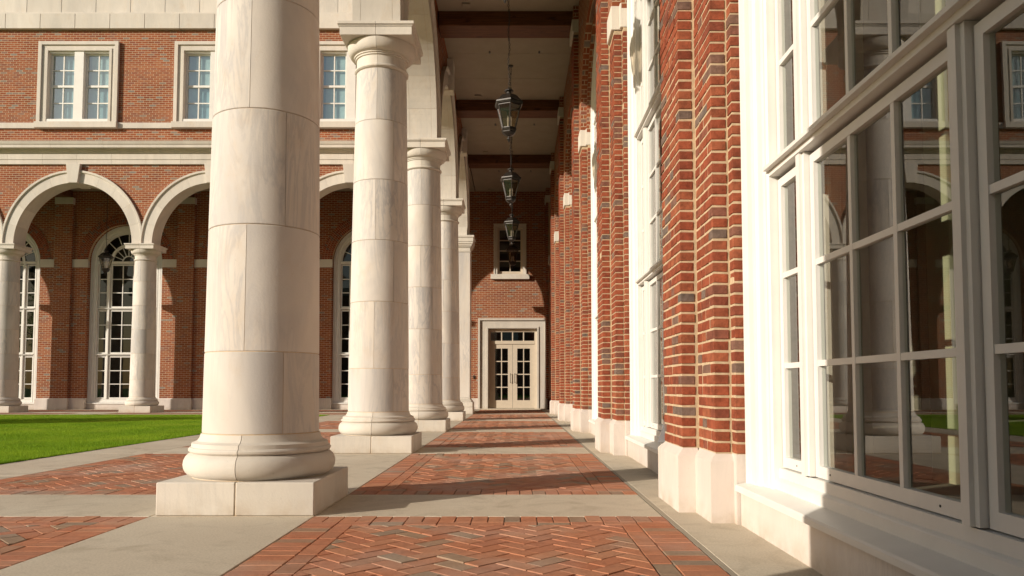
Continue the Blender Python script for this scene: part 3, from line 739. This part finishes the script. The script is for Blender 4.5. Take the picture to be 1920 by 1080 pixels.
uw(m, XL, XR, zb, wz0); uw(m, XL, XR, wz1, zt)
prev = XR
for c in WC:
    uw(m, c + ww, prev, wz0, wz1); prev = c - ww
uw(m, XL, prev, wz0, wz1)
m.build('upper_wall', M['bricktex'], fw)
prev = XR
for c in WC:
    MB().box(c + ww + .032, prev, UB - .06, UB - .002, 9.16, 9.34).build('string_course', M['stone2'], fw); prev = c - ww - .032
MB().box(XL, prev, UB - .06, UB - .002, 9.16, 9.34).build('string_course', M['stone2'], fw)
x = XR; k = 0
while x > XL:
    MB().box(x - 1.13 + .006, x - .006, UB - .14, UB + .3, zt + .003, zt + .50).build('parapet_stone', M['stone2'], fw, bevel=.006)
    x2 = x - .55
    MB().box(x2 - 1.13 + .006, x2 - .006, UB + .02, UB + .3, zt + .56, zt + 2.4).build('attic_panel', M['stone2'], fw, bevel=.006)
    x -= 1.13
MB().box(XL, XR, UB + .03, UB + .28, zt + .5, zt + 2.42).build('attic_core', M['grey_metal'], fw)
MB().box(XL, XR, UB - .10, UB + .2, zt + .503, zt + .555).build('parapet_coping', M['stone2'], fw)
MB().box(XL, XR + 4.3, UB + .42, 33, 12.9, 13.1).build('roof', M['grey_metal'], fw)
MB().box(XL, 5, 28.3, 28.4, 8.2, 12.9).build('rear_wall', M['dark'], fw)
MB().box(XL, XR, 24.9, 28.3, 8.2, 8.3).build('upper_floor', M['dark'], fw)
MB().box(XR + .002, 1.3, UB, UB + .4, 8.45, 13).build('upper_wall', M['bricktex'], fw)
def sash_window(c):
    z0, z1 = wz0 + .002, wz1 - .002; b = ww - .002
    win = MB()
    # moulded stone surround, mitred by layered boxes
    for d0, d1, y in ((0, .11, .10), (.11, .22, .05), (.22, .30, .075)):
        for s in (-1, 1): win.box(*sorted((c + s * (b - d0), c + s * (b - d1 + .001))), UB - y, UB + .3, z0, z1 - d0)
        win.box(c - b + d1 - .001, c + b - d1 + .001, UB - y + .001, UB + .3, z1 - d1, z1 - d0)
    win = win.build('window', M['stone2'], fw)
    MB().box(c - b - .03, c + b + .03, UB - .17, UB - .001, 9.15, 9.345).build('sill', M['stone2'], win, bevel=.006)
    MB().box(c - b + .3, c + b - .3, UB - .06, UB + .3, z0, z0 + .12).build('bottom_rail', M['white'], win)
    MB().box(c - .15, c + .15, UB - .03, UB + .3, z0 + .12, z1 - .3).build('centre_post', M['white'], win)
    for s in (-1, 1):
        a, e = (c + .15, c + b - .3) if s > 0 else (c - b + .3, c - .15)
        fy = UB + .10; zz0, zz1 = z0 + .12, z1 - .3
        f = MB(); f.box(a, a + .06, fy, fy + .08, zz0, zz1); f.box(e - .06, e, fy, fy + .08, zz0, zz1); f.box(a + .06, e - .06, fy, fy + .08, zz0, zz0 + .06); f.box(a + .06, e - .06, fy, fy + .08, zz1 - .09, zz1)
        zm = (zz0 + zz1) / 2; f.box(a + .06, e - .06, fy - .01, fy + .07, zm - .035, zm + .035)
        f.box(a, e, UB + .0, fy - .002, zz1 - .05, zz1)
        f.build('sash', M['white'], win)
        mu = MB(); um = (a + e) / 2; mu.box(um - .018, um + .018, fy + .015, fy + .06, zz0 + .06, zz1 - .09)
        for q in ((zz0 + .06 + zm - .035) / 2, (zm + .035 + zz1 - .09) / 2): mu.box(a + .06, e - .06, fy + .0165, fy + .0585, q - .018, q + .018)
        mu.build('muntin', M['white'], win)
        MB().add([(a + .06, fy + .04, zz0 + .06), (e - .06, fy + .04, zz0 + .06), (e - .06, fy + .04, zz1 - .09), (a + .06, fy + .04, zz1 - .09)], [(0, 1, 2, 3)]).build('pane', M['glassfar'], win)
        hb = rb.choice((0, 0, .5, 1.0)); MB().box(a + .02, e - .02, UB + .24, UB + .25, zz0, zz1).build('blind', M['blind'], win)
        if hb: MB().box(a + .05 + .3 * rb.random(), e - .05, UB + .21, UB + .225, zz0 + (zz1 - zz0) * (1 - hb), zz1).build('curtain', M['curtain2'], win)
for c in WC: sash_window(c)
# wall behind the far arcade, with its tall windows
ks = [KC[0] + KP / 2 - KP * i for i in range(0, 6)]
mb_ = MB(frame_back); mc_ = MB(frame_back)
CO = 1.33
for i, c in enumerate(KC):
    arch_wall(mc_, c, KP / 2, .41, 7.92, CO, -.3, .078); 
    tall_window(frame_back, c, CO, False, fw, i)
mc_.build('gallery_wall', M['bricktex'], fw)
for i, c in enumerate(KC):                         # outer order of the arches with rings of header bricks
    m = MB(frame_back); upper(m, c, KP / 2, CO + .40, .08, .15, 5.43, 7.92); m.build('arch_wall', M['bricktex'], fw)
    st = MB(frame_back)
    for q in range(4):
        r0 = CO + .012 + q * .098; nb = int(PI * r0 / .0677)
        for j in range(nb):
            a0 = PI * j / nb + .0045 / r0; a1 = PI * (j + 1) / nb - .0045 / r0
            vs = [(c + r * math.cos(a), v, SPR + r * math.sin(a)) for v in (.08, .178) for r, a in ((r0, a0), (r0 + .089, a0), (r0 + .089, a1), (r0, a1))]
            st.add(vs, [(0, 1, 2, 3), (4, 7, 6, 5), (0, 4, 5, 1), (1, 5, 6, 2), (2, 6, 7, 3), (3, 7, 4, 0)])
    o = st.build('arch_bricks', M['brick'], fw); o['kind'] = 'stuff'
    m = MB(frame_back); ringbars(m, c, CO + .004, CO + .4, .081, .168); m.build('arch_mortar', M['mortar'], fw)
for i, c in enumerate(ks):
    BH2 = KP / 2 - CO - .02
    if i > 0:
        pier_plinth(frame_back, c, AH, BH2, KP / 2 - CO, fw)
        MB(frame_back).box(c - BH2, c + BH2, .08, .178, .41, 5.125).build('pier', M['bricktex'], fw)
        MB(frame_back).box(c - AH, c + AH, .18, .28, .41, 7.42).build('pier', M['bricktex'], fw)
        MB(frame_back).box(c - BH2 - .01, c + BH2 + .01, .0, .195, 5.128, 5.425).build('impost_stone', M['stone2'], fw, bevel=.006)
        MB(frame_back).box(c - AH - .02, c + AH + .02, .1, .31, 7.425, 7.66).build('corbel_stone', M['stone2'], fw)
        MB(frame_back).box(c - .24, c + .24, .18, 3.0, 7.66, 7.92).build('beam', M['wood'], fw)
MB().box(XL, -1.5, 24.9, 27.75, CZ + .005, CZ + .06).build('gallery_ceiling', M['ceiling'], fw)
MB().box(XL, XR, 28.6, 28.7, 0, 8).build('room_wall', M['dark'], fw)
MB().box(XL, XR, 27.9, 28.6, 2.0, 2.1).build('room_floor', M['dark'], fw)
# end wall of the walkway
ex0, ex1 = ks[0], 1.34
m = MB()
DX0, DX1, DZ = -1.36, 1.13, 3.28; WX0, WX1, WZ0, WZ1 = -.80, .385, 4.885, 6.74
EW = 27.70
def ew(a, b, z0, z1, y1=.3): m.box(a, b, EW, EW + y1, z0, z1)
ew(ex0, DX0 + .02, .0, DZ - .02); ew(DX1 - .02, ex1, 0, DZ - .02); ew(ex0, ex1, DZ - .02, WZ0); ew(ex0, WX0, WZ0, WZ1); ew(WX1, ex1, WZ0, WZ1); ew(ex0, ex1, WZ1, 8.1)
m.build('end_wall', M['bricktex'], fw)
MB().box(ex0, DX0 - .003, EW - .05, EW - .001, 0, .40).build('plinth_stone', M['pink'], fw)
m = MB()
for a, b, y in ((0, .07, .12), (.07, .30, .06), (.30, .36, .09)):
    m.box(DX0 + a, DX0 + b, EW - y, EW + .25, 0.002, DZ - a); m.box(DX1 - b, DX1 - a, EW - y, EW + .25, 0.002, DZ - a); m.box(DX0 + b, DX1 - b, EW - y + .001, EW + .25, DZ - b, DZ - a)
dr = m.build('door', M['stone2'], fw)
ix0, ix1, iz = DX0 + .36, DX1 - .36, DZ - .36
m = MB(); m.box(ix0, ix0 + .09, EW + .08, EW + .2, 0, iz); m.box(ix1 - .09, ix1, EW + .08, EW + .2, 0, iz); m.box(ix0 + .09, ix1 - .09, EW + .08, EW + .2, iz - .12, iz); m.box(ix0 + .09, ix1 - .09, EW + .07, EW + .2, 2.36, 2.48)
for k in (1, 2, 3): q = ix0 + .09 + (ix1 - ix0 - .18) * k / 4; m.box(q - .02, q + .02, EW + .1, EW + .18, 2.48, iz - .12)
m.build('door_frame', M['cream'], dr)
MB().box(ix0 - .3, ix1 + .3, EW - .15, EW + .3, .001, .035).build('threshold', M['concrete'], dr)
mid = (ix0 + ix1) / 2
for s in (-1, 1):
    a, b = (ix0 + .09, mid - .004) if s < 0 else (mid + .004, ix1 - .09)
    y0_, y1_ = EW + .10, EW + .15
    m = MB(); st = .165
    ga, gb, gz0, gz1 = a + st, b - st, .33, 2.20
    m.box(a, ga, y0_, y1_, .045, 2.355); m.box(gb, b, y0_, y1_, .045, 2.355); m.box(ga, gb, y0_, y1_, .045, gz0); m.box(ga, gb, y0_, y1_, gz1, 2.355)
    lf = m.build('door_leaf', M['cream'], dr)
    m = MB(); u = (ga + gb) / 2; m.box(u - .017, u + .017, y0_ + .006, y1_ - .006, gz0, gz1)
    for k in (1, 2, 3): z = gz0 + (gz1 - gz0) * k / 4; m.box(ga, gb, y0_ + .007, y1_ - .007, z - .017, z + .017)
    m.build('muntin', M['cream'], dr)
    MB().add([(ga, EW + .125, gz0), (gb, EW + .125, gz0), (gb, EW + .125, gz1), (ga, EW + .125, gz1)], [(0, 1, 2, 3)]).build('pane', M['glass'], dr)
    hx = mid + s * .08
    m = MB(); m.tube((hx, EW + .05, .95), (hx, EW + .05, 1.30), .011); m.tube((hx, EW + .05, .97), (hx, EW + .10, .97), .009); m.tube((hx, EW + .05, 1.28), (hx, EW + .10, 1.28), .009)
    m.build('handle', M['iron'], dr)
MB().add([(ix0, EW + .14, 2.4), (ix1, EW + .14, 2.4), (ix1, EW + .14, iz), (ix0, EW + .14, iz)], [(0, 1, 2, 3)]).build('pane', M['glass'], dr)
MB().box(-3, 3, EW + 1.6, EW + 1.7, 0, 8).build('room_wall', M['dark'], fw)
m = MB()
for a, b, y in ((0, .05, .05), (.05, .13, .03),):
    m.box(WX0 + a, WX0 + b, EW - y, EW + .25, WZ0, WZ1 - a); m.box(WX1 - b, WX1 - a, EW - y, EW + .25, WZ0, WZ1 - a); m.box(WX0 + b, WX1 - b, EW - y + .001, EW + .25, WZ1 - b, WZ1 - a)
wn = m.build('window', M['stone2'], fw)
MB().box(WX0 - .10, WX1 + .11, EW - .13, EW + .1, WZ0 - .18, WZ0 - .001).build('sill', M['stone2'], wn, bevel=.006)
m = MB(); a, b, z0, z1 = WX0 + .13, WX1 - .13, WZ0 + .002, WZ1 - .13
m.box(a, a + .08, EW + .08, EW + .16, z0, z1); m.box(b - .08, b, EW + .08, EW + .16, z0, z1); m.box(a + .08, b - .08, EW + .08, EW + .16, z0, z0 + .12); m.box(a + .08, b - .08, EW + .08, EW + .16, z1 - .08, z1)
m.build('sash', M['cream'], wn)
m = MB(); 
for k in (1,): u = a + .08 + (b - a - .16) * k / 2; m.box(u - .017, u + .017, EW + .1, EW + .14, z0 + .12, z1 - .08)
for k in (1, 2, 3): z = z0 + .12 + (z1 - z0 - .2) * k / 4; m.box(a + .08, b - .08, EW + .101, EW + .139, z - .017, z + .017)
m.build('muntin', M['cream'], wn)
MB().add([(a, EW + .12, z0), (b, EW + .12, z0), (b, EW + .12, z1), (a, EW + .12, z1)], [(0, 1, 2, 3)]).build('pane', M['glass'], wn)
tag(MB().box(-1.53, -1.47, EW - .04, EW - .001, 1.10, 1.22).build('card_reader', M['iron'], bevel=.006), 'small dark card reader on the brick wall left of the double door', 'card reader')

# opposite range of the quadrangle, behind the camera (seen only in reflections)
ob = thing('brick_range', (-10, -34, 0), 'long red brick range across the lawn behind the viewpoint, out of view', 'building')
MB().box(-45, 20, -40, -34, 0, 11.5).build('wall', M['bricktex'], ob)
MB().box(-45.3, 20.3, -40.3, -33.7, 11.5, 12.4).build('cornice', M['stone2'], ob)
for i in range(12):
    MB().box(-42 + i * 4.5, -40.2 + i * 4.5, -34.0, -33.9, 5.5, 8.2).build('window', M['white'], ob)

# young tree on the lawn left of the picture (its shadow reaches into view)
tr = thing('tree', (-29, 6.5, 0), 'young leafy tree on the lawn, outside the picture at the left', 'tree')
m = MB(); rt = random.Random(4)
m.loft([[(-29 + r * math.cos(2 * PI * i / 10), 6.5 + r * math.sin(2 * PI * i / 10), z) for i in range(10)] for r, z in ((.16, 0), (.12, 1), (.09, 4), (.03, 7.6))])
for k in range(12):
    a = k * 2.4; z = 2.4 + k * .4; l = 2.2 - k * .12; m.tube((-29, 6.5, z), (-29 + l * math.cos(a), 6.5 + l * math.sin(a), z + l * .7), .03)
m.build('trunk', M['wood'], tr)
vs = []; fs = []
for _ in range(9000):
    a, b = rt.uniform(0, 2 * PI), rt.uniform(-1, 1); q = rt.random() ** .45; rr = q * (1.9 + .5 * math.sin(3 * a + 2 * b)); zz = 5.6 + b * 3.1 * q; rr *= math.sqrt(max(0, 1 - b * b * .8)) * (1.15 - (zz - 3) * .06)
    c = Vector((-29 + rr * math.cos(a), 6.5 + rr * math.sin(a), zz)); d = Vector((rt.gauss(0, 1), rt.gauss(0, 1), rt.gauss(0, 1))).normalized() * .10; e = d.orthogonal().normalized() * .05
    n = len(vs); vs += [tuple(c - d), tuple(c + e), tuple(c + d), tuple(c - e)]; fs.append((n, n + 1, n + 2, n + 3))
m = MB(); m.v = vs; m.f = fs; me = bpy.data.meshes.new('crown'); me.from_pydata(vs, [], fs); me.materials.append(M['grass'])
link(bpy.data.objects.new('crown', me), tr)

# ------------------------------------------------------------------ lanterns
def lantern_meshes():
    N = 6; out = []
    def ring(r, z, off=R(90) + .12): return [(r * math.cos(off + 2 * PI * i / N), r * math.sin(off + 2 * PI * i / N), z) for i in range(N)]
    roof = MB(); roof.loft([ring(.205, -.055), ring(.235, -.05), ring(.25, -.02), ring(.25, .0), ring(.225, .015), ring(.19, .05), ring(.145, .10), ring(.115, .125), ring(.06, .135), ring(.05, .14)])
    roof.loft([[(r * math.cos(2 * PI * i / 12), r * math.sin(2 * PI * i / 12), z) for i in range(12)] for r, z in ((.04, .138), (.04, .185), (.075, .19), (.075, .205), (.05, .225), (.02, .24), (.012, .26))])
    out.append(('roof', roof.data('roof', M['iron'])))
    fr = MB()
    t, b = ring(.205, -.05), ring(.112, -.43)
    for i in range(N):
        fr.tube(t[i], b[i], .011, 6)
        j = (i + 1) % N
        fr.tube(Vector(t[i]) * 1 + Vector((0, 0, -.012)), Vector(t[j]) + Vector((0, 0, -.012)), .010, 4); fr.tube(Vector(b[i]) + Vector((0, 0, .01)), Vector(b[j]) + Vector((0, 0, .01)), .009, 4)
    out.append(('frame', fr.data('frame', M['iron'])))
    bs = MB(); bs.loft([ring(.125, -.43), ring(.135, -.445), ring(.125, -.465), ring(.115, -.475), ring(.118, -.49), ring(.08, -.525), ring(.035, -.545), ring(.02, -.55)])
    bs.loft([[(r * math.cos(2 * PI * i / 8), r * math.sin(2 * PI * i / 8), z) for i in range(8)] for r, z in ((.012, -.545), (.012, -.56), (.03, -.575), (.034, -.595), (.02, -.615), (.004, -.65))])
    out.append(('base', bs.data('base', M['iron'])))
    for i in range(N):
        j = (i + 1) % N; f = .99
        out.append(('pane', MB().add([tuple(Vector(p) * f) for p in (t[i], t[j], b[j], b[i])], [(0, 1, 2, 3)]).data('pane', M['lglass'])))
    for k in range(3):
        a = 2 * PI * k / 3; x, y = .032 * math.cos(a), .032 * math.sin(a)
        c = MB(); c.loft([[(x + r * math.cos(2 * PI * i / 8), y + r * math.sin(2 * PI * i / 8), z) for i in range(8)] for r, z in ((.014, -.43), (.014, -.31), (.012, -.308), (.018, -.28), (.014, -.25), (.003, -.215))])
        out.append(('candle', c.data('candle', M['candle'], True)))
    return out
LM = lantern_meshes()
def chain_mesh(z0, z1):
    m = MB(); L = .052; n = int((z1 - z0) / (L * .78)); rr = random.Random(5)
    for k in range(n):
        zc = z0 + L * .5 + k * L * .78; ax = k % 2; ns = 10; x0 = .012 * math.sin(k * .5)
        rings = []
        for i in range(ns):
            a = 2 * PI * i / ns; cx, cz = .013 * math.cos(a), (L / 2 - .004) * math.sin(a); nr = []
            for q in range(4):
                b = 2 * PI * q / 4; d = .004 * math.cos(b); e = .004 * math.sin(b)
                px = cx + d * math.cos(a); pz = cz + d * math.sin(a)
                nr.append((x0 + (px if ax else e), (e if ax else px), zc + pz))
            rings.append(nr)
        rings.append(rings[0]); m.loft(rings, caps=False)
    m.tube((0, .013, z0), (0, .013, z1), .0035, 5)
    m.loft([[(r * math.cos(2 * PI * i / 12), r * math.sin(2 * PI * i / 12), z) for i in range(12)] for r, z in ((.06, z1), (.055, z1 - .02), (.015, z1 - .035))])
    m.tube((.0, 0, z0 + .36), (.06, 0, z0 + .34), .006, 5)
    return m.data('chain', M['iron'])
LZ = 5.39
CHM = chain_mesh(.255, CZ - LZ)
llab = ['hanging lantern above the frame, only the tip of its finial in view at the top', 'largest bronze lantern in view hanging on a chain under the timber beams', 'second bronze lantern, hanging just below the largest one in view', 'third bronze lantern, hanging in front of the top of the end wall window', 'small black lantern in shadow, farthest, in front of the end wall window']
for i in range(5):
    t = thing('hanging_lantern', (-.11, 12.2 + P * (i - 1) - (.3 if i == 4 else 0), LZ), llab[i], 'lantern', 'lanterns hanging along the walkway')
    for n, me in LM + [('chain', CHM)]:
        o = bpy.data.objects.new(n, me); COL.objects.link(o); o.parent = t
glab = ['lantern in the last far archway, hidden by the columns', 'lantern in the far archway hidden by the nearest column', 'black lantern hanging in the left far archway in front of the arched window', 'lantern in the far archway beyond the left edge']
for i in range(4):
    t = thing('hanging_lantern', (KC[i], 26.3, 5.3), glab[i], 'lantern', 'lanterns hanging in the far arcade')
    for n, me in LM + [('chain', CHM)]:
        o = bpy.data.objects.new(n, me); COL.objects.link(o); o.parent = t
